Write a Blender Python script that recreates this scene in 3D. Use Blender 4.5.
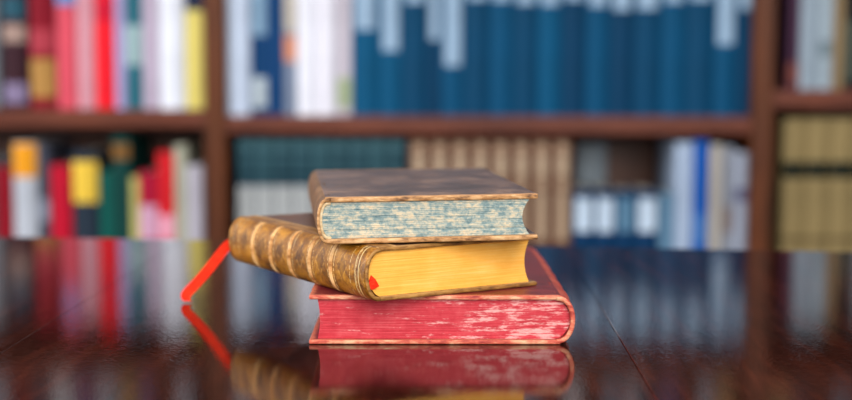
import bpy, bmesh, math, random
from mathutils import Vector, Matrix, noise

for o in list(bpy.data.objects):
    bpy.data.objects.remove(o, do_unlink=True)
scene = bpy.context.scene
COL = scene.collection
R = math.radians
CM = 0.01
TABLE_Z = 75.0                      # table top above the floor, cm

# ------------------------------------------------------------------ camera
F_PX, PITCH, ROLL, CAM_H = 1365.9, 5.474, 0.13, 14.014
cam_d = bpy.data.cameras.new('camera')
cam_d.sensor_fit = 'HORIZONTAL'
cam_d.sensor_width = 36.0
cam_d.lens = F_PX * 36.0 / 852.0
cam_d.clip_start = 0.05
cam_d.dof.use_dof = True
cam_d.dof.focus_distance = 0.685
cam_d.dof.aperture_fstop = 4.7
cam = bpy.data.objects.new('camera', cam_d)
COL.objects.link(cam)
M = Matrix.Rotation(R(90 - PITCH), 4, 'X') @ Matrix.Rotation(R(ROLL), 4, 'Z')
M.translation = Vector((0, 0, (TABLE_Z + CAM_H) * CM))
cam.matrix_world = M
scene.camera = cam

# ------------------------------------------------------------------ light
w = bpy.data.worlds.new('World')
scene.world = w
w.use_nodes = True
w.node_tree.nodes['Background'].inputs[0].default_value = (0.90, 0.94, 1.0, 1)
w.node_tree.nodes['Background'].inputs[1].default_value = 0.5


def area(name, loc, target, sx, sy, power, col):
    d = bpy.data.lights.new(name, 'AREA')
    d.shape = 'RECTANGLE'
    d.size, d.size_y, d.energy, d.color = sx, sy, power, col
    o = bpy.data.objects.new(name, d)
    COL.objects.link(o)
    o.location = loc
    o.rotation_euler = (Vector(target) - Vector(loc)).to_track_quat('-Z', 'Y').to_euler()
    return o


area('window_light', (0.35, -1.7, 1.9), (0.0, 1.0, 0.8), 2.2, 1.6, 100, (1.0, 0.97, 0.93))
area('side_window_light', (-2.7, 0.9, 1.7), (0.0, 2.5, 0.9), 1.8, 1.6, 75, (1.0, 0.98, 0.96))
area('ceiling_light', (0.4, 0.6, 2.65), (0.4, 0.6, 0.0), 1.6, 1.2, 14, (1.0, 0.98, 0.96))

scene.view_settings.view_transform = 'Standard'
scene.view_settings.look = 'None'
scene.view_settings.gamma = 1.0
scene.view_settings.use_curve_mapping = False
scene.view_settings.exposure = 0.0


# ------------------------------------------------------------------ helpers
def lin(c):
    return tuple(((v / 255) / 12.92 if v / 255 <= 0.04045 else ((v / 255 + 0.055) / 1.055) ** 2.4) for v in c) + (1,)


class NT:
    """small node-tree writer"""
    def __init__(self, name):
        self.m = bpy.data.materials.new(name)
        self.m.use_nodes = True
        self.t = self.m.node_tree
        self.n = self.t.nodes
        self.b = self.n['Principled BSDF']

    def link(self, a, b):
        self.t.links.new(a, b)

    def coords(self, scale=(1, 1, 1), kind='Object', rot=(0, 0, 0)):
        tc = self.n.new('ShaderNodeTexCoord')
        mp = self.n.new('ShaderNodeMapping')
        mp.inputs['Scale'].default_value = scale
        mp.inputs['Rotation'].default_value = rot
        self.link(tc.outputs[kind], mp.inputs[0])
        return mp.outputs[0]

    def noise(self, vec, scale, detail=4, rough=0.6, dist=0.0):
        x = self.n.new('ShaderNodeTexNoise')
        x.inputs['Scale'].default_value = scale
        x.inputs['Detail'].default_value = detail
        x.inputs['Roughness'].default_value = rough
        x.inputs['Distortion'].default_value = dist
        self.link(vec, x.inputs['Vector'])
        return x.outputs['Fac']

    def ramp(self, fac, stops):
        x = self.n.new('ShaderNodeValToRGB')
        e = x.color_ramp.elements
        while len(e) < len(stops):
            e.new(0.5)
        for el, (p, c) in zip(e, stops):
            el.position = p
            el.color = c if len(c) == 4 else lin(c)
        self.link(fac, x.inputs[0])
        return x.outputs[0]

    def math(self, op, a, b=None, clamp=False):
        x = self.n.new('ShaderNodeMath')
        x.operation = op
        x.use_clamp = clamp
        for i, v in enumerate((a, b)):
            if v is None:
                continue
            if isinstance(v, (int, float)):
                x.inputs[i].default_value = v
            else:
                self.link(v, x.inputs[i])
        return x.outputs[0]

    def step(self, v, lo, hi):
        x = self.n.new('ShaderNodeMapRange')
        x.interpolation_type = 'SMOOTHSTEP'
        x.inputs[1].default_value = lo
        x.inputs[2].default_value = hi
        self.link(v, x.inputs[0])
        return x.outputs[0]

    def mix(self, fac, a, b):
        x = self.n.new('ShaderNodeMix')
        x.data_type = 'RGBA'
        if isinstance(fac, (int, float)):
            x.inputs[0].default_value = fac
        else:
            self.link(fac, x.inputs[0])
        for i, v in ((6, a), (7, b)):
            if isinstance(v, tuple):
                x.inputs[i].default_value = v if len(v) == 4 else lin(v)
            else:
                self.link(v, x.inputs[i])
        return x.outputs[2]

    def xyz(self, kind='Object'):
        tc = self.n.new('ShaderNodeTexCoord')
        s = self.n.new('ShaderNodeSeparateXYZ')
        self.link(tc.outputs[kind], s.inputs[0])
        return s.outputs[0], s.outputs[1], s.outputs[2]

    def done(self, col, rough=0.6, bump=None, bs=0.3, bd=0.001, spec=0.5, coat=0.0):
        if isinstance(col, tuple):
            self.b.inputs['Base Color'].default_value = col if len(col) == 4 else lin(col)
        else:
            self.link(col, self.b.inputs['Base Color'])
        if isinstance(rough, (int, float)):
            self.b.inputs['Roughness'].default_value = rough
        else:
            self.link(rough, self.b.inputs['Roughness'])
        self.b.inputs['Specular IOR Level'].default_value = spec
        self.b.inputs['Coat Weight'].default_value = coat
        if bump is not None:
            x = self.n.new('ShaderNodeBump')
            x.inputs['Strength'].default_value = bs
            x.inputs['Distance'].default_value = bd
            self.link(bump, x.inputs['Height'])
            self.link(x.outputs[0], self.b.inputs['Normal'])
        return self.m


BLACK, WHITE = (0, 0, 0, 1), (1, 1, 1, 1)


def obj(name, me, mats, parent=None, smooth=False):
    o = bpy.data.objects.new(name, me)
    COL.objects.link(o)
    for m in (mats if isinstance(mats, (list, tuple)) else [mats]):
        if m.name not in me.materials:
            me.materials.append(m)
    if smooth:
        me.polygons.foreach_set('use_smooth', [True] * len(me.polygons))
    if parent:
        o.parent = parent
    return o


def empty(name, loc, rz=0.0):
    o = bpy.data.objects.new(name, None)
    o.empty_display_size = 0.02
    COL.objects.link(o)
    o.location = loc
    o.rotation_euler = (0, 0, rz)
    return o


def tag(o, label, cat, group=None):
    o['label'] = label
    o['category'] = cat
    if group:
        o['group'] = group
    return o


def mesh_from(name, v, f):
    me = bpy.data.meshes.new(name)
    me.from_pydata([tuple(c * CM for c in p) for p in v], [], f)
    me.update()
    bm = bmesh.new()
    bm.from_mesh(me)
    bmesh.ops.recalc_face_normals(bm, faces=bm.faces)
    bm.to_mesh(me)
    bm.free()
    return me


def slab(x0, x1, y0, y1, z0, z1, bev=0.08, cuts=(0, 0), jit=0.0, seed=0, side_slot=False, seg=2):
    """bevelled box in cm with optional cuts and worn, slightly uneven edges"""
    bm = bmesh.new()
    bmesh.ops.create_cube(bm, size=1)
    for v in bm.verts:
        v.co = Vector((x0 + (v.co.x + .5) * (x1 - x0), y0 + (v.co.y + .5) * (y1 - y0), z0 + (v.co.z + .5) * (z1 - z0)))
    if bev:
        bmesh.ops.bevel(bm, geom=list(bm.edges), offset=bev, segments=seg, profile=0.6, affect='EDGES')
    for ax, n, a, b in ((0, cuts[0], x0, x1), (1, cuts[1], y0, y1)):
        for k in range(1, n):
            p = a + (b - a) * k / n
            no = Vector((1, 0, 0)) if ax == 0 else Vector((0, 1, 0))
            bmesh.ops.bisect_plane(bm, geom=list(bm.verts) + list(bm.edges) + list(bm.faces), plane_co=no * p, plane_no=no)
    if jit:
        for v in bm.verts:
            d = noise.noise_vector(v.co * 1.3 + Vector((seed, 7.1 * seed, 0))) * jit
            d2 = noise.noise_vector(v.co * 4.1 + Vector((seed, 3.1, seed))) * jit * .5
            v.co += Vector((d.x + d2.x, d.y + d2.y, (d.z + d2.z) * .35))
    if side_slot:
        bm.normal_update()
        for f in bm.faces:
            f.material_index = 1 if abs(f.normal.z) < 0.75 else 0
    for v in bm.verts:
        v.co *= CM
    me = bpy.data.meshes.new('slab')
    bm.to_mesh(me)
    bm.free()
    return me


# ------------------------------------------------------------------ materials of the place
def wood(name, c0, c1, c2, scale, rough, bs=0.1, axis=2, coat=0.0, spec=0.5):
    n = NT(name)
    s = [1.0, 1.0, 1.0]
    for i in range(3):
        s[i] = 1.0 if i == axis else 9.0
    v = n.coords(tuple(s))
    a = n.noise(v, scale, 6, .62, .6)
    b = n.noise(n.coords(tuple(q * (1 if i == axis else 4) for i, q in enumerate(s))), scale * 2.2, 3, .6)
    m = n.math('ADD', n.math('MULTIPLY', a, .7), n.math('MULTIPLY', b, .3))
    c = n.ramp(m, [(.32, c0), (.5, c1), (.68, c2)])
    return n.done(c, rough, b, bs, .001, spec, coat)


case_wood = wood('bookcase_wood', (50, 22, 6), (84, 40, 12), (110, 56, 18), 6, .45, axis=2, spec=.25)
shelf_wood = wood('shelf_wood', (62, 26, 16), (98, 48, 32), (124, 66, 46), 6, .45, axis=0, spec=.25)
back_wood = wood('bookcase_back_wood', (80, 46, 34), (112, 70, 54), (134, 88, 70), 5, .4, axis=2)


def table_material():
    n = NT('mahogany_table')
    v = n.coords((9, 1, 9))
    a = n.noise(v, 9, 7, .65, .8)
    b = n.noise(n.coords((60, 3, 60)), 8, 4, .7)
    m = n.math('ADD', n.math('MULTIPLY', a, .65), n.math('MULTIPLY', b, .35))
    c = n.ramp(m, [(.33, (20, 8, 6)), (.5, (42, 16, 11)), (.7, (72, 31, 20))])
    # lacquer: orange-peel relief, a little dust and fine scratches in the gloss
    peel = n.noise(n.coords((1, 1, 1)), 520, 2, .55)
    wave = n.noise(n.coords((1, 1, 1)), 45, 2, .5)
    h = n.math('ADD', n.math('MULTIPLY', peel, .5), n.math('MULTIPLY', wave, .3))
    r = n.step(n.noise(n.coords((1, 1, 1)), 14, 5, .7), .35, .75)
    rg = n.math('ADD', n.math('MULTIPLY', r, .03), .02)
    return n.done(c, rg, h, .12, .0006, .5, 0.0)


table_mat = table_material()
table_leg_mat = wood('table_leg_wood', (30, 11, 8), (46, 18, 12), (66, 28, 18), 6, .3, axis=2)


def plain_wall(name, c, scale=30, rough=.9):
    n = NT(name)
    f = n.noise(n.coords(), scale, 5, .6)
    c2 = tuple(max(0, q - 14) for q in c)
    return n.done(n.ramp(f, [(.3, c2), (.7, c)]), rough, f, .15, .002)


wall_mat = plain_wall('wall_plaster', (214, 210, 204))
floor_mat = wood('floor_wood', (78, 50, 32), (104, 70, 46), (124, 88, 60), 4, .4, axis=1)

# ------------------------------------------------------------------ setting
fl = obj('floor', slab(-300, 300, -200, 268, -6, 0, 0), floor_mat)
fl['kind'] = 'structure'
wl = obj('wall_back', slab(-300, 300, 268, 280, 0, 275, 0), wall_mat)
wl['kind'] = 'structure'

# ------------------------------------------------------------------ bookcase
CASE_Y = 231.0                     # front of the uprights, cm
CASE_BACK = 264.0
BOOK_Y = 233.0


def at(u, v, Y):
    """ray of the photo's pixel met with the plane Y (cm) -> x, z above the table"""
    p = R(PITCH)
    a, b = (u - 426) / F_PX, (200 - v) / F_PX
    dy, dz = math.cos(p) + b * math.sin(p), -math.sin(p) + b * math.cos(p)
    t = Y / dy
    return a * t, CAM_H + dz * t


SHELF_T = 3.0
S2 = TABLE_Z + at(426, 116, CASE_Y)[1]           # top of the shelf that shows above the table
S2R = TABLE_Z + at(426, 89, CASE_Y)[1]           # the right bay's shelf sits higher
S1 = S2 - 31.0
S3 = S2 + 33.5
S3R = S2R + 31.0
TOP = S3 + 34.0
XL1 = at(225, 120, CASE_Y)[0]
XL0 = XL1 - 3.5
XR0 = at(752, 120, CASE_Y)[0]
XR1 = XR0 + 3.6
XA, XB = XL0 - 88.0, XR1 + 88.0

bc = empty('bookcase', (0, CASE_Y * CM, 0))
tag(bc, 'reddish brown wooden bookcase with three bays standing behind the table', 'bookcase')


def case_part(name, x0, x1, y0, y1, z0, z1, m, bev=.25):
    return obj(name, slab(x0, x1, y0 - CASE_Y, y1 - CASE_Y, z0, z1, bev), m, bc)


for x0, x1 in ((XA - 3.5, XA), (XL0, XL1), (XR0, XR1), (XB, XB + 3.5)):
    case_part('upright', x0, x1, CASE_Y, CASE_BACK, 0, TOP, case_wood)
for x0, x1, zs in ((XA, XL0, (S1, S2 + 1.0, S3)), (XL1, XR0, (S1, S2, S3)), (XR1, XB, (S1, S2R, S3R))):
    for z in (11.0,) + zs:
        case_part('shelf', x0, x1, CASE_Y + .3, CASE_BACK - 1, z - SHELF_T, z, shelf_wood)
    case_part('plinth', x0, x1, CASE_Y + 2, CASE_Y + 4, 0, 11 - SHELF_T, case_wood)
    case_part('back_panel', x0, x1, CASE_BACK - 1, CASE_BACK, 0, TOP, back_wood, 0)
case_part('top_board', XA - 5, XB + 5, CASE_Y - 1.5, CASE_BACK, TOP, TOP + SHELF_T, case_wood)

# ------------------------------------------------------------------ table
table = empty('dining_table', (0, 0, 0))
tag(table, 'dark polished mahogany table with wide planks carrying the stacked books', 'table')
PL_ROT = R(-1.35)                  # plank joints run a touch clockwise of the view
seams = [-84.4, -52.7, -20.95, 10.1, 42.0, 74.0]


def rear_y(x):                     # far edge, slightly bowed and skewed like a boat-shaped top
    return 111.6 - 0.125 * x - 0.0004 * x * x


for i in range(5):
    v, f = [], []
    a, b = seams[i] + .012, seams[i + 1] - .012
    nn = 8
    prof = []
    for k in range(nn + 1):
        x = a + (b - a) * k / nn
        prof.append(x)
    e0, e1 = (.012, .028) if i == 2 else (.028, .012) if i == 3 else (.012, .012)
    rows = [(-45.0, 0)]
    # columns: bevelled long edges so the joints are real grooves
    cols = [(a, -e0), (a + e0, 0)] + [(x, 0) for x in prof[1:-1]] + [(b - e1, 0), (b, -e1)]
    ys = [0, .5, .985, 1.0]
    for t_ in ys:
        for x, dz in cols:
            def wx(x, y):
                return x + (y - 68) * math.tan(-PL_ROT)
            y1 = rear_y(x)
            y = -55 + (y1 + 55) * t_
            v.append((wx(x, y), y, dz - (0.35 if t_ == 1.0 else 0)))
    nc = len(cols)
    for t_ in ys:
        for x, dz in cols:
            y = -55 + (rear_y(x) + 55) * t_
            v.append((x + (y - 68) * math.tan(-PL_ROT), y, -3.2))
    off = nc * len(ys)
    for r_ in range(len(ys) - 1):
        for c_ in range(nc - 1):
            q = r_ * nc + c_
            f.append((q, q + 1, q + nc + 1, q + nc))
            f.append((off + q, off + q + nc, off + q + nc + 1, off + q + 1))
        for c_ in (0, nc - 1):
            q = r_ * nc + c_
            f.append((q, q + nc, off + q + nc, off + q))
    for c_ in range(nc - 1):
        for r_ in (0, len(ys) - 1):
            q = r_ * nc + c_
            f.append((q, q + 1, off + q + 1, off + q))
    me = mesh_from('plank', [(x, y, z + TABLE_Z) for x, y, z in v], f)
    obj('plank', me, table_mat, table)
for x in (-70, 60):
    for y in (-45, 92):
        bm = bmesh.new()
        zz = [0, 4, 40, 62, TABLE_Z - 3.2]
        rr = [2.2, 2.6, 3.4, 4.0, 4.0]
        rings = []
        for z, r_ in zip(zz, rr):
            rings.append([bm.verts.new(((x + sx * r_) * CM, (y + sy * r_) * CM, z * CM)) for sx, sy in ((-1, -1), (1, -1), (1, 1), (-1, 1))])
        for q0, q1 in zip(rings, rings[1:]):
            for k in range(4):
                bm.faces.new((q0[k], q0[(k + 1) % 4], q1[(k + 1) % 4], q1[k]))
        bm.faces.new(rings[0][::-1])
        bm.faces.new(rings[-1])
        me = bpy.data.meshes.new('leg')
        bm.to_mesh(me)
        bm.free()
        obj('leg', me, table_leg_mat, table)
for x0, x1, y0, y1 in ((-66, 56, -46, -44), (-66, 56, 91, 93), (-71, -69, -41, 88), (59, 61, -41, 88)):
    obj('apron', slab(x0, x1, y0, y1, TABLE_Z - 12, TABLE_Z - 3.2, .15), table_leg_mat, table)


# ------------------------------------------------------------------ the three stacked books
def leather(name, c0, c1, c2, worn, scale=22, rough=.45, box=None, wear=.35, bs=.5, spec=.5, scuff=0.5):
    """mottled leather, rubbed paler along the rim of box=(x0,x1,y0,y1) in cm"""
    n = NT(name)
    v = n.coords((100, 100, 100))
    a = n.noise(v, scale * .03, 6, .68, .4)
    fine = n.noise(v, 5.5, 4, .7)
    col = n.ramp(n.math('ADD', n.math('MULTIPLY', a, .75), n.math('MULTIPLY', fine, .25)), [(.34, c0), (.5, c1), (.66, c2)])
    if scuff:
        sc = n.noise(n.coords((55, 160, 100)), .9, 5, .75)
        col = n.mix(n.math('MULTIPLY', n.step(sc, .60, .72), scuff), col, worn)
    if box:
        x, y, z = n.xyz()
        x0, x1, y0, y1 = (q * CM for q in box)
        ds = [n.math('SUBTRACT', x, x0), n.math('SUBTRACT', x1, x), n.math('SUBTRACT', y, y0), n.math('SUBTRACT', y1, y)]
        d = n.math('MINIMUM', n.math('MINIMUM', ds[0], ds[1]), n.math('MINIMUM', ds[2], ds[3]))
        dn = n.math('SUBTRACT', n.math('MULTIPLY', d, 100), n.math('MULTIPLY', n.noise(v, 1.6, 4, .7), wear * 1.6))
        e = n.math('SUBTRACT', 1.0, n.step(dn, -.45 * wear, .35 * wear))
        col = n.mix(n.math('MULTIPLY', e, .85), col, worn)
    rg = n.math('ADD', n.math('MULTIPLY', fine, .3), rough - .15)
    return n.done(col, rg, n.math('ADD', n.math('MULTIPLY', fine, .6), a), bs, .0007, spec)


def edge_mat(name, c0, c1, c2, scale=1.3):
    n = NT(name)
    v = n.coords((60, 60, 180))
    a = n.noise(v, scale, 5, .7)
    col = n.ramp(a, [(.36, c0), (.48, c1), (.64, c2)])
    return n.done(col, .65, a, .6, .0006)


def shell(side, xj, z0, z1, bulge, th, rows, nseg=18, power=1.0):
    """curved spine in cm: half-ellipse from z0 to z1, rows = [(y, extra radius)], hollow, closed ends; UV = (y, angle)"""
    zc, hz = (z0 + z1) / 2, (z1 - z0) / 2
    v, f = [], []
    nr = len(rows)
    for layer in (0, 1):
        for y, ex in rows:
            for k in range(nseg + 1):
                s = math.pi * k / nseg
                b = bulge + ex if layer == 0 else max(.02, bulge - th)
                h = hz + min(ex, 0.0) if layer == 0 else hz - th
                v.append((xj + side * b * math.sin(s) ** power, y, zc - h * math.cos(s)))
    w_ = nseg + 1
    off = nr * w_
    for r_ in range(nr - 1):
        for k in range(nseg):
            q = r_ * w_ + k
            f.append((q, q + 1, q + w_ + 1, q + w_))
            f.append((off + q, off + q + w_, off + q + w_ + 1, off + q + 1))
        for k in (0, nseg):
            q = r_ * w_ + k
            f.append((q, q + w_, off + q + w_, off + q))
    for r_ in (0, nr - 1):
        for k in range(nseg):
            q = r_ * w_ + k
            f.append((q, q + 1, off + q + 1, off + q))
    me = mesh_from('spine', v, f)
    for p in me.polygons:
        if abs(p.normal.y) > .55:
            p.material_index = 1
    uv = me.uv_layers.new(name='UVMap')
    for lp in me.loops:
        i = lp.vertex_index % off
        uv.data[lp.index].uv = (rows[i // w_][0], (i % w_) / nseg)
    return me


def lip_rows(y0, y1, n, lip=.16):
    """rows along the spine, rounded in at both caps"""
    rows = [(y0, -lip), (y0 + .04, -lip * .45), (y0 + .11, -lip * .12), (y0 + .2, 0)]
    rows += [(y0 + .2 + (y1 - y0 - .4) * k / n, 0) for k in range(1, n)]
    rows += [(y1 - .2, 0), (y1 - .11, -lip * .12), (y1 - .04, -lip * .45), (y1, -lip)]
    return rows


def text_block(side, xs, xf, y0, y1, z0, z1, rnd, hollow, layers=46, seed=1, ragged=.02, wav=.0):
    """pages: rounded spine side at xs, hollowed fore-edge at xf, every layer of leaves ending a little differently"""
    rng = random.Random(seed)
    v, f = [], []
    nx = 10
    cols = nx + 1
    n = layers
    front, back = [], []
    for i in range(n + 1):
        s = i / n
        z = z0 + (z1 - z0) * s
        q = 1 - (2 * s - 1) ** 2
        a = xs + side * rnd * q ** .7
        b = xf + side * hollow * q + rng.uniform(-ragged, ragged)
        jy = rng.uniform(-ragged, ragged)
        for k in range(cols):
            t = k / nx
            x = a + (b - a) * t
            sag = wav * noise.noise(Vector((x * .5, s * 3, seed)))
            v.append((x, y0 + jy + noise.noise(Vector((x * .8, z * 6, seed * 3.3))) * ragged * 1.5, z + (sag if 0 < i < n else 0)))
        for k in range(cols):
            t = k / nx
            v.append((a + (b - a) * t, y1 + jy, z))
    W2 = cols * 2
    for i in range(n):
        for k in range(nx):
            q = i * W2 + k
            f.append((q, q + 1, q + W2 + 1, q + W2))
            q += cols
            f.append((q, q + W2, q + W2 + 1, q + 1))
        for k in (0, nx):
            q = i * W2 + k
            f.append((q, q + cols, q + cols + W2, q + W2))
    for i in (0, n):
        for k in range(nx):
            q = i * W2 + k
            f.append((q, q + 1, q + cols + 1, q + cols))
    return mesh_from('text_block', v, f)


def half_round_band(side, xj, z0, z1, bulge, yc, wid, hgt, power=1.0):
    rows = [(yc + wid * (k / 8 - .5), hgt * math.cos(math.pi * (k / 8 - .5)) - .01) for k in range(9)]
    return shell(side, xj, z0, z1, bulge, .05, rows, 22, power)


Z_RED, Z_YEL, Z_BRN = 0.02, 2.57, 5.31
T_RED, T_YEL, T_BRN = 2.53, 2.70, 2.34


# ---- bottom: red book, spine to the right, fore-edge to the left
def red_book():
    W, L, T, bt = 12.85, 19.3, T_RED, .23
    root = empty('red_book', (-5.95 * CM, 68.7 * CM, (TABLE_Z + Z_RED) * CM), R(.4))
    tag(root, 'red leather book with red stained pages at the bottom of the stack', 'book')
    box = (0, W + 5, 0, L)
    cover = leather('red_leather', (74, 14, 22), (112, 24, 34), (142, 40, 46), (206, 112, 84), 14, .42, box, .3, .5)
    rim = edge_mat('red_board_edge', (150, 36, 36), (206, 92, 70), (232, 178, 138))
    sp = leather('red_spine_leather', (128, 36, 32), (168, 62, 48), (200, 98, 70), (222, 150, 104), 20, .45, None, .3, .5)
    n = NT('red_pages')
    v = n.coords((40, 40, 1500))
    ln = n.noise(v, 1.0, 4, .65)
    blot = n.noise(n.coords((100, 100, 100)), 1.1, 5, .7)
    col = n.ramp(n.math('ADD', n.math('MULTIPLY', ln, .55), n.math('MULTIPLY', blot, .45)), [(.3, (162, 28, 40)), (.5, (196, 52, 64)), (.7, (214, 94, 98))])
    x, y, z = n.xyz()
    # pale streaks, thick towards the spine, sparse towards the fore-edge
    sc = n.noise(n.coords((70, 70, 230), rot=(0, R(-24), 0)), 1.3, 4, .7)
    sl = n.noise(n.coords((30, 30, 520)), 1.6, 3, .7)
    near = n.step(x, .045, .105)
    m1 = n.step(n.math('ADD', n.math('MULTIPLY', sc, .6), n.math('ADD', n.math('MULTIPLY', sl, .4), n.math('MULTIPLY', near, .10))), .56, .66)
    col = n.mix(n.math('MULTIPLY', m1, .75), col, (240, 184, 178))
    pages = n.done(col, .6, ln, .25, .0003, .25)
    obj('front_cover', slab(0, W, 0, L, T - bt, T, .07, (26, 36), .035, 3, True), [cover, rim], root, True)
    obj('back_cover', slab(0, W, 0, L, 0, bt, .07, (26, 36), .02, 5, True), [cover, rim], root, True)
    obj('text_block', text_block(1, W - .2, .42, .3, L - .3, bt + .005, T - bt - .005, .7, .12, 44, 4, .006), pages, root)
    s = obj('spine', shell(1, W - .25, 0.0, T, 1.0, .26, lip_rows(.0, L, 26, .05), 22, .85), [sp, rim], root, True)
    for t in (.17, .33, .5, .67, .83):
        obj('raised_band', half_round_band(1, W - .25, .0, T, 1.0, L * t, .5, .13, .85), sp, s, True)
    return root


# ---- middle: ochre calf book, spine to the left, turned about 32 degrees
def ochre_book():
    W, L, T, bt = 9.85, 16.4, T_YEL, .22
    root = empty('ochre_book', (-2.41 * CM, 66.67 * CM, (TABLE_Z + Z_YEL) * CM), R(32))
    tag(root, 'ochre calf book with ribbed spine and yellow pages lying between two other books', 'book')
    box = (-5, W, 0, L)
    cover = leather('ochre_leather', (62, 36, 26), (92, 58, 42), (116, 78, 54), (186, 142, 84), 16, .4, box, .25, .5)
    rim = edge_mat('ochre_board_edge', (92, 56, 20), (146, 98, 40), (186, 138, 70))
    # spine: mottled calf with gilt rules and small dark lozenges between the ribs
    n = NT('ochre_spine_leather')
    tc = n.n.new('ShaderNodeTexCoord')
    sx = n.n.new('ShaderNodeSeparateXYZ')
    n.link(tc.outputs['UV'], sx.inputs[0])
    yy, ang = sx.outputs[0], sx.outputs[1]
    v = n.coords((100, 100, 100))
    a = n.noise(v, .75, 6, .7, .5)
    fine = n.noise(v, 6, 4, .7)
    col = n.ramp(n.math('ADD', n.math('MULTIPLY', a, .7), n.math('MULTIPLY', fine, .3)), [(.36, (60, 30, 3)), (.48, (136, 83, 14)), (.62, (190, 129, 34))])
    per = L * .143
    u = n.math('SUBTRACT', n.math('DIVIDE', yy, per), .215 / .143)
    fr = n.math('SUBTRACT', u, n.math('FLOOR', u))
    d1 = n.math('ABSOLUTE', n.math('SUBTRACT', fr, .5))
    d2 = n.math('ABSOLUTE', n.math('SUBTRACT', ang, .55))
    loz = n.math('ADD', n.math('MULTIPLY', d1, 1.0), n.math('MULTIPLY', d2, 1.3))
    lm = n.math('SUBTRACT', 1.0, n.step(n.math('ADD', loz, n.math('MULTIPLY', fine, .1)), .20, .26))
    col = n.mix(n.math('MULTIPLY', lm, .4), col, (70, 40, 14))
    ring = n.math('SUBTRACT', 1.0, n.step(n.math('ABSOLUTE', n.math('SUBTRACT', n.math('ADD', loz, n.math('MULTIPLY', fine, .08)), .27)), .008, .022))
    rubbed = n.step(fine, .42, .56)
    col = n.mix(n.math('MULTIPLY', n.math('MULTIPLY', ring, rubbed), .35), col, (226, 186, 110))
    rule = n.math('SUBTRACT', 1.0, n.step(n.math('ABSOLUTE', n.math('SUBTRACT', d1, .36)), .008, .018))
    rule2 = n.math('MAXIMUM', n.math('SUBTRACT', 1.0, n.step(n.math('ABSOLUTE', n.math('SUBTRACT', yy, .95)), .02, .045)),
                   n.math('SUBTRACT', 1.0, n.step(n.math('ABSOLUTE', n.math('SUBTRACT', yy, .62)), .03, .06)))
    rl = n.math('MAXIMUM', n.math('MULTIPLY', rule, rubbed), n.math('MULTIPLY', rule2, .95))
    col = n.mix(n.math('MULTIPLY', rl, .7), col, (238, 208, 150))
    sp = n.done(col, n.math('ADD', n.math('MULTIPLY', fine, .3), .26), n.math('ADD', a, fine), .4, .0006, .35)
    sp2 = leather('ochre_quarter_leather', (92, 56, 18), (140, 92, 36), (176, 126, 60), (206, 160, 100), 14, .45, (-5, 1.15, -5, L + 5), .3, .5)
    bandm = edge_mat('rubbed_band', (150, 92, 36), (204, 146, 84), (232, 186, 126), .8)
    n = NT('yellow_pages')
    ln = n.noise(n.coords((25, 25, 1300)), 1.0, 4, .7)
    bl = n.noise(n.coords((100, 100, 100)), .5, 4, .6)
    col = n.ramp(n.math('ADD', n.math('MULTIPLY', ln, .6), n.math('MULTIPLY', bl, .4)), [(.3, (232, 154, 52)), (.5, (246, 179, 76)), (.7, (250, 200, 110))])
    pages = n.done(col, .65, ln, .2, .0003, .25)
    obj('front_cover', slab(.0, W, 0, L, T - bt, T, .09, (20, 30), .04, 8, True), [cover, rim], root, True)
    obj('back_cover', slab(.0, W, 0, L, 0, bt, .09, (20, 30), .04, 9, True), [cover, rim], root, True)
    obj('text_block', text_block(-1, .25, W - .42, .22, L - .26, bt + .005, T - bt - .005, .62, .3, 44, 9, .004, .0), pages, root)
    s = obj('spine', shell(-1, .2, 0.0, T, .92, .22, lip_rows(-.04, L + .04, 30, .12), 22, .85), [sp, rim], root, True)
    for t in (.215, .36, .505, .648, .79):
        obj('raised_band', half_round_band(-1, .2, .0, T, .92, L * t, .34, .12, .85), bandm, s, True)
    obj('quarter_leather', slab(.12, 1.15, .02, L - .02, T - .06, T + .022, .02, (4, 30), .01, 21), sp2, root, True)
    # red silk marker: hangs from the head of the book down to the table, its other tip shows at the tail
    n = NT('red_ribbon')
    x = n.noise(n.coords((300, 300, 2500)), 1, 2, .5)
    rb = n.done(n.ramp(x, [(.3, (222, 30, 10)), (.7, (246, 58, 24))]), .8, x, .3, .0003, .15)
    inv = Matrix.Rotation(R(-32), 3, 'Z')

    def to_local(px, py, pz):
        q = inv @ Vector((px + 2.41, py - 66.67, 0))
        return Vector((q.x, q.y, pz - Z_YEL))

    rot3 = Matrix.Rotation(R(-32), 3, 'Z')

    def ribbon(name, pts, width_dir, wd, th=.035):
        vs, fs = [], []
        for p, wdv in zip(pts, width_dir):
            for sx_, sz_ in ((-1, -1), (1, -1), (1, 1), (-1, 1)):
                nn_ = rot3 @ Vector((.2, -.96, .15))
                vs.append(tuple(p + wdv * (wd / 2 * sx_) + nn_ * (th / 2 * sz_)))
        for i in range(len(pts) - 1):
            for k in range(4):
                fs.append((i * 4 + k, i * 4 + (k + 1) % 4, i * 4 + 4 + (k + 1) % 4, i * 4 + 4 + k))
        fs += [(3, 2, 1, 0), tuple(len(pts) * 4 - 4 + k for k in range(4))]
        return obj(name, mesh_from('ribbon', vs, fs), rb, root)

    ctrl = [(-10.6, 79.6, 4.1), (-11.5, 80.5, 3.85), (-12.1, 80.9, 3.25), (-12.7, 81.05, 2.45), (-13.35, 81.15, 1.65),
            (-14.0, 81.2, .95), (-14.42, 81.2, .55), (-14.5, 81.15, .28), (-14.3, 81.1, .1)]
    pts = []
    for i in range(len(ctrl) - 1):
        a_, b_ = Vector(ctrl[i]), Vector(ctrl[i + 1])
        pts += [a_.lerp(b_, q / 3) for q in range(3)]
    pts.append(Vector(ctrl[-1]))
    for _ in range(3):
        pts = [pts[0]] + [(pts[i - 1] + pts[i] * 2 + pts[i + 1]) / 4 for i in range(1, len(pts) - 1)] + [pts[-1]]
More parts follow.
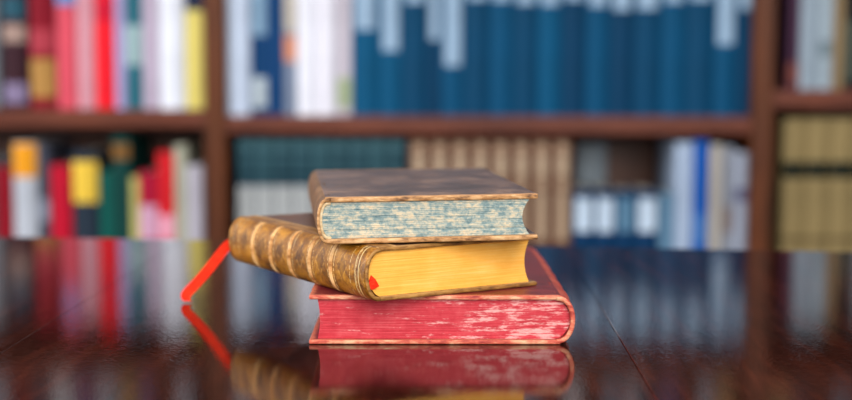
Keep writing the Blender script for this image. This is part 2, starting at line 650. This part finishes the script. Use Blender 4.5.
    loc = [to_local(*p) for p in pts]
    wds = [rot3 @ Vector((.76, -.2, -.6 + .6 * max(0, (i - 16) / 8))).normalized() for i in range(len(loc))]
    ribbon('ribbon_bookmark', loc, wds, .62)
    tip = [Vector((-.42, .5, 1.0)), Vector((-.34, .16, 1.0)), Vector((-.16, .07, .86)), Vector((.06, .1, .7))]
    vs = []
    fs = []
    for i, p in enumerate(tip):
        wd = (.62, .62, .5, .12)[i]
        for sz_, sy_ in ((-1, -1), (1, -1), (1, 1), (-1, 1)):
            vs.append((p.x + .12 * sz_, p.y + .018 * sy_, p.z + wd / 2 * sz_))
    for i in range(3):
        for k in range(4):
            fs.append((i * 4 + k, i * 4 + (k + 1) % 4, i * 4 + 4 + (k + 1) % 4, i * 4 + 4 + k))
    fs += [(3, 2, 1, 0), (12, 13, 14, 15)]
    obj('ribbon_tip', mesh_from('tip', vs, fs), rb, root)
    return root


# ---- top: worn brown book, spine to the left
def brown_book():
    W, L, T, bt = 10.75, 18.6, T_BRN, .26
    root = empty('brown_book', (-5.0 * CM, 67.5 * CM, (TABLE_Z + Z_BRN) * CM), R(6.2))
    root.rotation_euler[1] = R(-.6)          # settles a little lower on its spine side
    tag(root, 'worn dark brown leather book with blue speckled page edges on top of the stack', 'book')
    box = (-5, W + 5, 0, L)
    cover = leather('brown_leather', (40, 28, 28), (82, 60, 56), (134, 102, 84), (186, 134, 84), 12, .36, box, .5, .7, .6, .8)
    rim = edge_mat('brown_board_edge', (92, 58, 30), (182, 130, 78), (220, 180, 130), 1.6)
    sp = leather('brown_spine_leather', (70, 46, 28), (112, 78, 48), (150, 110, 70), (196, 146, 92), 20, .45, None, .3, .6, .5, .6)
    lining = edge_mat('spine_lining', (170, 130, 84), (212, 184, 140), (232, 212, 176))
    n = NT('speckled_pages')
    ln = n.noise(n.coords((60, 60, 700)), 1.0, 4, .7)
    bl = n.noise(n.coords((100, 100, 150)), 2.6, 5, .75)
    big = n.noise(n.coords((100, 100, 150)), .8, 3, .6)
    m = n.math('ADD', n.math('MULTIPLY', ln, .3), n.math('ADD', n.math('MULTIPLY', bl, .55), n.math('MULTIPLY', big, .15)))
    col = n.ramp(m, [(.36, (76, 104, 112)), (.45, (122, 144, 144)), (.51, (168, 170, 156)), (.57, (212, 194, 162)), (.68, (182, 146, 104))])
    pages = n.done(col, .7, n.math('ADD', ln, bl), .6, .0006)
    obj('front_cover', slab(0, W, 0, L, T - bt, T, .08, (24, 34), .045, 12, True), [cover, rim], root, True)
    obj('back_cover', slab(0, W, 0, L, 0, bt, .08, (24, 34), .04, 14, True), [cover, rim], root, True)
    obj('text_block', text_block(-1, .3, W - .42, .16, L - .24, bt + .005, T - bt - .005, .5, .36, 40, 17, .012, .03), pages, root)
    s = obj('spine', shell(-1, .3, 0.0, T, .74, .17, lip_rows(-.03, L + .03, 26, .06), 22, .62), [sp, rim], root, True)
    obj('spine_lining', shell(-1, .3, .2, T - .2, .6, .16, [(.08, 0), (.2, 0), (L - .2, 0)], 14, .62), lining, s, True)
    return root


red_book()
ochre_book()
brown_book()


# ------------------------------------------------------------------ books on the shelves
ORD = ['first', 'second', 'third', 'fourth', 'fifth', 'sixth', 'seventh', 'eighth', 'ninth', 'tenth', 'eleventh', 'twelfth',
       'thirteenth', 'fourteenth', 'fifteenth', 'sixteenth', 'seventeenth', 'eighteenth', 'nineteenth', 'twentieth'] + \
      ['twenty ' + q for q in ('first', 'second', 'third', 'fourth', 'fifth', 'sixth', 'seventh', 'eighth', 'ninth')]
_mats = {}


def cloth(c, rough=.55):
    key = (tuple(c), rough)
    if key not in _mats:
        n = NT('book_cloth')
        c = tuple(255 * (q / 255) ** 1.3 for q in c)
        f = n.noise(n.coords((1, 1, 1)), 220, 3, .6)
        g = n.noise(n.coords((1, 1, .35)), 26, 4, .6)
        c0 = tuple(q * .86 for q in c)
        _mats[key] = n.done(n.ramp(n.math('ADD', n.math('MULTIPLY', f, .3), n.math('MULTIPLY', g, .7)), [(.35, c0), (.6, tuple(c))]), rough, f, .25, .0005, .12)
    return _mats[key]


def paper_material():
    n = NT('page_edges')
    f = n.noise(n.coords((900, 20, 20)), 1, 3, .6)
    return n.done(n.ramp(f, [(.3, (196, 184, 160)), (.7, (232, 224, 206))]), .8, f, .3, .0004)


paper = paper_material()


def arc_front(wd, bulge, n=8):
    return [(wd * k / n, -bulge * math.sin(math.pi * k / n) ** .8) for k in range(n + 1)]


def case_mesh(wd, dp, ht, bulge, t=.22):
    out = arc_front(wd, bulge)
    ring = [(wd, dp)] + out[::-1] + [(0, dp)]
    inn = [(t, dp), (t, .35), (wd - t, .35), (wd - t, dp)]
    poly = ring + inn
    n = len(poly)
    v = [(x, y, 0) for x, y in poly] + [(x, y, ht) for x, y in poly]
    f = [(i, (i + 1) % n, n + (i + 1) % n, n + i) for i in range(n)]
    nr = len(ring)
    # caps: boards and spine strip
    for o_ in (0, n):
        f.append((o_ + nr - 2, o_ + nr - 1, o_ + nr, o_ + nr + 1))
        f.append((o_ + 0, o_ + 1, o_ + nr + 2, o_ + nr + 3))
        f.append(tuple(o_ + k for k in range(1, nr - 1)) + (o_ + nr + 1, o_ + nr + 2))
    return mesh_from('cover', v, f)


def strip_mesh(wd, bulge, z0, z1, frac=.96, proud=.05):
    a = arc_front(wd, bulge)
    m = wd * (1 - frac) / 2
    k_ = [m + (wd - 2 * m) * i / 8 for i in range(9)]
    a = [(x, -bulge * math.sin(math.pi * x / wd) ** .8 - proud) for x in k_]
    b = [(x, y + proud * 1.2) for x, y in a]
    poly = a + b[::-1]
    n = len(poly)
    v = [(x, y, z0) for x, y in poly] + [(x, y, z1) for x, y in poly]
    f = [(i, (i + 1) % n, n + (i + 1) % n, n + i) for i in range(n)]
    k = len(a)
    for o_ in (0, n):
        for i in range(k - 1):
            f.append((o_ + i, o_ + i + 1, o_ + n - 2 - i, o_ + n - 1 - i))
    return mesh_from('label', v, f)


def shelf_book(name, x0, x1, z0, z1, y, color, bands=(), label='', group=None, depth=None, bulge=None, rough=.6, frac=.96):
    wd, ht = x1 - x0 - .08, z1 - z0
    dp = depth or min(22.0, max(13.0, ht * .68))
    bulge = wd * .16 if bulge is None else bulge
    root = empty(name, ((x0 + .04) * CM, y * CM, (z0 + .03) * CM))
    tag(root, label, 'book', group)
    cv = obj('cover', case_mesh(wd, dp, ht, bulge), cloth(color, rough), root)
    obj('text_block', slab(.23, wd - .23, .37, dp - .3, .25, ht - .3, 0), paper, root)
    for b0, b1, c in bands:
        b0, b1 = max(b0, z0 + .1), min(b1, z1 - .1)
        if b1 - b0 > .2:
            obj('label', strip_mesh(wd, bulge, b0 - z0, b1 - z0, frac), cloth(c, .5), root)
    return root


def px_book(u0, u1, vtop, zs, color, bands, label, group=None, fwd=0.0, name='hardback_book', **k):
    y = BOOK_Y - fwd
    vm = 60 if zs > TABLE_Z else 195
    x0, x1 = at(u0, vm, y)[0], at(u1, vm, y)[0]
    z1 = TABLE_Z + at(0, vtop, y)[1]
    bb = [(TABLE_Z + at(0, v1, y)[1], TABLE_Z + at(0, v0, y)[1], c) for v0, v1, c in bands]
    return shelf_book(name, x0, x1, zs, z1, y, color, bb, label, group, **k)


ZL2, ZM2, ZR2, Z1 = S2 + 1.0, S2, S2R, S1
# upper shelf, left bay -----------------------------------------------------
UL = 'books on the upper shelf of the left bay'
px_book(3, 27, -22, ZL2, (78, 46, 58), [(-2, 20, (52, 104, 122)), (26, 43, (178, 156, 148)), (84, 104, (152, 140, 170))], 'maroon book with teal band, beige label and lilac foot', UL)
px_book(30, 56, -26, ZL2, (150, 22, 52), [(30, 54, (182, 76, 92)), (60, 98, (188, 150, 92))], 'dark crimson book with a dull gold patch low on its spine', UL)
px_book(57, 77, -30, ZL2, (222, 104, 122), [(-12, 6, (104, 160, 210))], 'salmon pink book with a light blue band at its head', UL)
px_book(77, 95, -18, ZL2, (216, 166, 178), [], 'pale dusty pink book beside the bright red one', UL)
px_book(95, 115, -30, ZL2, (238, 40, 62), [(0, 22, (214, 14, 70))], 'bright red book with a darker crimson head', UL)
px_book(115, 125, -24, ZL2, (188, 178, 218), [], 'thin lilac book between bright red and teal books', UL)
px_book(125, 143, -28, ZL2, (62, 126, 142), [(26, 66, (168, 192, 196))], 'teal book with a pale grey label at mid height', UL)
px_book(143, 158, -20, ZL2, (200, 188, 206), [], 'pale mauve book between teal and white books', UL)
px_book(159, 185, -30, ZL2, (232, 236, 246), [], 'thick white book next to the pale yellow one', UL, .8)
px_book(185, 204, -26, ZL2, (228, 216, 136), [(-12, 11, (44, 58, 92))], 'pale yellow book with a navy head band by the upright', UL, .6)
# lower shelf, left bay -----------------------------------------------------
LL = 'books on the lower shelf of the left bay'
px_book(-4, 13, 168, Z1, (158, 18, 50), [], 'dark red book beside the yellow and grey one', LL)
px_book(14, 38, 144, Z1, (194, 200, 210), [(145, 178, (234, 172, 44))], 'grey book whose upper part is golden yellow', LL)
px_book(39, 50, 147, Z1, (86, 90, 106), [(200, 222, (150, 156, 172))], 'thin dark grey book with paler band', LL)
px_book(51, 72, 166, Z1, (200, 22, 66), [], 'plain crimson book beside the slate and yellow one', LL)
px_book(73, 99, 152, Z1, (54, 70, 86), [(162, 203, (236, 206, 92))], 'slate book with a large yellow label', LL)
px_book(100, 113, 172, Z1, (12, 112, 104), [], 'shorter green book beside the slate and yellow one', LL)
px_book(113, 131, 137, Z1, (14, 84, 80), [(145, 160, (146, 110, 62))], 'tall dark green book with a brown gold label', LL)
px_book(131, 139, 178, Z1, (206, 202, 134), [], 'thin yellow green book beside the tall green one', LL)
px_book(139, 158, 173, Z1, (184, 30, 76), [(206, 240, (214, 176, 200))], 'magenta book with a pale pink foot', LL)
px_book(158, 175, 153, Z1, (216, 44, 58), [(216, 240, (236, 176, 196))], 'red book with a pink label low on its spine', LL)
px_book(175, 187, 146, Z1, (186, 188, 172), [], 'tall greenish grey book next to the red one', LL)
px_book(187, 203, 166, Z1, (194, 192, 204), [], 'shorter pale grey book against the upright', LL)
# upper shelf, middle bay ---------------------------------------------------
UM = 'books on the upper shelf of the middle bay'
px_book(227, 250, -30, ZM2, (206, 218, 236), [], 'pale bluish white book right of the left upright', UM, .6)
px_book(251, 267, -26, ZM2, (22, 86, 134), [(-20, 36, (150, 180, 204)), (78, 108, (196, 208, 216))], 'blue book with a pale label and white emblem near its foot', UM)
px_book(267, 284, -30, ZM2, (18, 84, 134), [], 'plain mid blue book beside the blue one with white emblem', UM)
px_book(284, 297, -20, ZM2, (146, 158, 178), [(-10, 32, (206, 200, 190)), (36, 62, (222, 164, 136))], 'thin grey book with an orange label', UM)
px_book(297, 316, -32, ZM2, (238, 240, 250), [], 'thick bright white book beside the thin grey one', UM, 1.2)
px_book(316, 336, -32, ZM2, (236, 236, 246), [], 'thick bright white book beside the pale green footed one', UM, 1.2)
px_book(336, 351, -24, ZM2, (226, 220, 230), [(78, 108, (196, 208, 176))], 'off white book with a pale green patch at its foot', UM)
BL = 'uniform blue volumes on the upper shelf'
edges = [351.5, 379, 402, 427, 441, 464, 489, 513, 537, 561, 585, 609, 633, 660, 685, 713, 736, 750.5]
lab_v = [36, 57, 9, 46, 72, 6, 7, 10, 11, 6, 12, 16, 15, 8, 6, 50, 15]
special = {36: 'blue volume whose white label is the first of the uniform set', 57: 'blue volume with a long white label, second of the uniform set',
           46: 'narrow blue volume with a long white label beside the longest label', 72: 'blue volume with the longest white label of the uniform set',
           50: 'blue volume with a long white label next but one to the upright'}
rng = random.Random(5)
for k, (lv, u0, u1) in enumerate(zip(lab_v, edges, edges[1:])):
    sh = rng.choice([(0, 88, 124), (0, 98, 136), (0, 104, 142), (0, 80, 116)])
    px_book(u0, u1, -40, ZM2, sh, [(-38, lv - 6, (168, 192, 214))], special.get(lv, 'tall blue volume with a short white label, ' + ORD[16 - k] + ' from the right upright'), BL, 0.0, 'blue_volume', frac=.74)
# lower shelf, middle bay ---------------------------------------------------
TE = 'teal volumes on the lower shelf'
e = [237 + (406 - 237) * k / 9 for k in range(10)]
for k in range(9):
    c = [(46, 84, 98), (54, 92, 104), (40, 78, 92)][k % 3]
    px_book(e[k], e[k + 1], 139, Z1, c, [(142, 150, (86, 122, 130)), (158, 161, (92, 130, 138)), (170, 172, (84, 122, 130)), (186, 226, (186, 190, 192))],
            'dark teal volume with pale lower half, ' + ORD[k] + ' from the left upright', TE, 0.0, 'teal_volume')
BE = 'beige and brown volumes on the lower shelf'
e = [409 + (572 - 409) * k / 8 for k in range(9)]
for k in range(8):  # pale centre strips put the highlight of each rounded spine into the colour
    px_book(e[k], e[k + 1], 140, Z1, (124, 90, 74), [(143, 152, (186, 164, 142)), (154, 176, (200, 182, 160)), (178, 190, (186, 164, 142)), (192, 240, (192, 172, 150))],
            'brown volume with faint bands and a painted beige highlight, ' + ORD[k] + ' from the teal row', BE, 0.0, 'beige_volume', bulge=.6, rough=.5, frac=.5)
SB = 'short blue volumes on the lower shelf'
e = [573, 595, 616, 636, 659]
for k in range(4):
    wc = (206, 222, 238) if k != 2 else (112, 150, 176)
    px_book(e[k], e[k + 1], 190, Z1, (4, 74, 116), [(198, 231, wc)],
            'short blue volume with a white label, ' + ORD[k] + ' from the beige row' if k != 2 else 'short blue volume with a dull grey blue label below the empty gap', SB, 0.0, 'blue_volume', frac=.8)
px_book(576, 606, 143, Z1, (160, 170, 178), [], 'grey blue book standing far back behind the short blue volumes', None, -15.0, depth=13.0)
LM = 'books on the lower shelf of the middle bay beside the right upright'
px_book(660, 674, 193, Z1, (120, 156, 182), [], 'short dull blue book between blue volumes and a white book', LM)
px_book(675, 693, 142, Z1, (182, 198, 220), [], 'bluish white book beside the bright blue one', LM)
px_book(693, 708, 140, Z1, (8, 108, 190), [(214, 244, (90, 140, 200))], 'bright blue book among white ones on the lower shelf', LM)
px_book(709, 722, 144, Z1, (190, 186, 180), [], 'cream book right of the bright blue one', LM)
px_book(723, 734, 146, Z1, (160, 166, 178), [(206, 232, (150, 140, 140))], 'thin grey book with a darker band beside the cream one', LM)
px_book(734.5, 747, 152, Z1, (176, 184, 200), [(188, 200, (120, 120, 150))], 'pale grey book with a slate band against the right upright', LM)
# right bay -----------------------------------------------------------------
UR = 'books on the upper shelf of the right bay'
px_book(787, 799, -20, ZR2, (96, 66, 92), [(62, 84, (150, 96, 90))], 'thin plum book by the right upright', UR)
px_book(799, 818, -28, ZR2, (166, 180, 192), [], 'bluish grey book beside the plum one', UR, .5)
px_book(818, 832, -26, ZR2, (176, 190, 200), [(40, 56, (140, 156, 164))], 'pale grey book with a darker band beside the tan one', UR, .5)
px_book(832, 843, -22, ZR2, (168, 148, 116), [], 'thin tan book beside the black one', UR)
px_book(843, 858, -24, ZR2, (40, 46, 48), [(20, 80, (92, 100, 92))], 'blackish book with a grey green label', UR)
TN = 'tan volumes on the lower shelf of the right bay'
for k in range(4):
    px_book(781 + k * 24, 805 + k * 24, 118, Z1, (162, 146, 108), [(161, 177, (28, 42, 32)), (236, 240, (112, 96, 66))],
            'tan volume with a dark green band, ' + ORD[k] + ' from the right upright', TN, 0.0, 'tan_volume')
# the row above: out of frame, seen only mirrored in the polished table -------
palette = [((150, 156, 164), 'grey'), ((96, 30, 40), 'wine red'), ((150, 132, 100), 'buff'), ((50, 76, 90), 'slate blue'),
           ((178, 178, 182), 'off white'), ((112, 96, 124), 'dull lilac'), ((66, 42, 32), 'brown'), ((112, 130, 142), 'grey blue')]
rng = random.Random(11)
for xa, xb, zs, nm in ((XA + 10, XL0 - .3, S3, 'left'), (XL1 + .3, XR0 - .3, S3, 'middle'), (XR1 + .5, XR1 + 34, S3R, 'right')):
    x = xa
    k = rng.randrange(8)
    count = 0
    while True:
        wd = rng.uniform(2.6, 4.6)
        count += 1
        if x + wd > xb:
            break
        c, cn = palette[k % 8]
        shelf_book('hardback_book', x, x + wd, zs, zs + rng.uniform(21, 28), BOOK_Y, c, [],
                   cn + ' book on the top shelf of the ' + nm + ' bay, ' + ORD[count - 1] + ' along', 'books on the top shelf of the bookcase')
        x += wd
        k += rng.choice((1, 2, 3))
# the shelves go on past the picture's edges ---------------------------------
for u0, step, zs, vt, grp, near, ref in ((-2, -21, ZL2, -24, UL, 'upper', 'the maroon book with teal band'), (-9, -20, Z1, 158, LL, 'lower', 'the dark red book'),
                                         (860, 20, ZR2, -22, UR, 'upper', 'the blackish book')):
    for k in range(5):
        c, cn = palette[(k * 3 + (0 if near == 'upper' else 4)) % 8]
        a_, b_ = sorted((u0 + k * step, u0 + (k + 1) * step))
        px_book(a_, b_, vt + (k * 7) % 12, zs, c, [], cn + ' book, ' + ORD[k] + ' outward from ' + ref, grp)
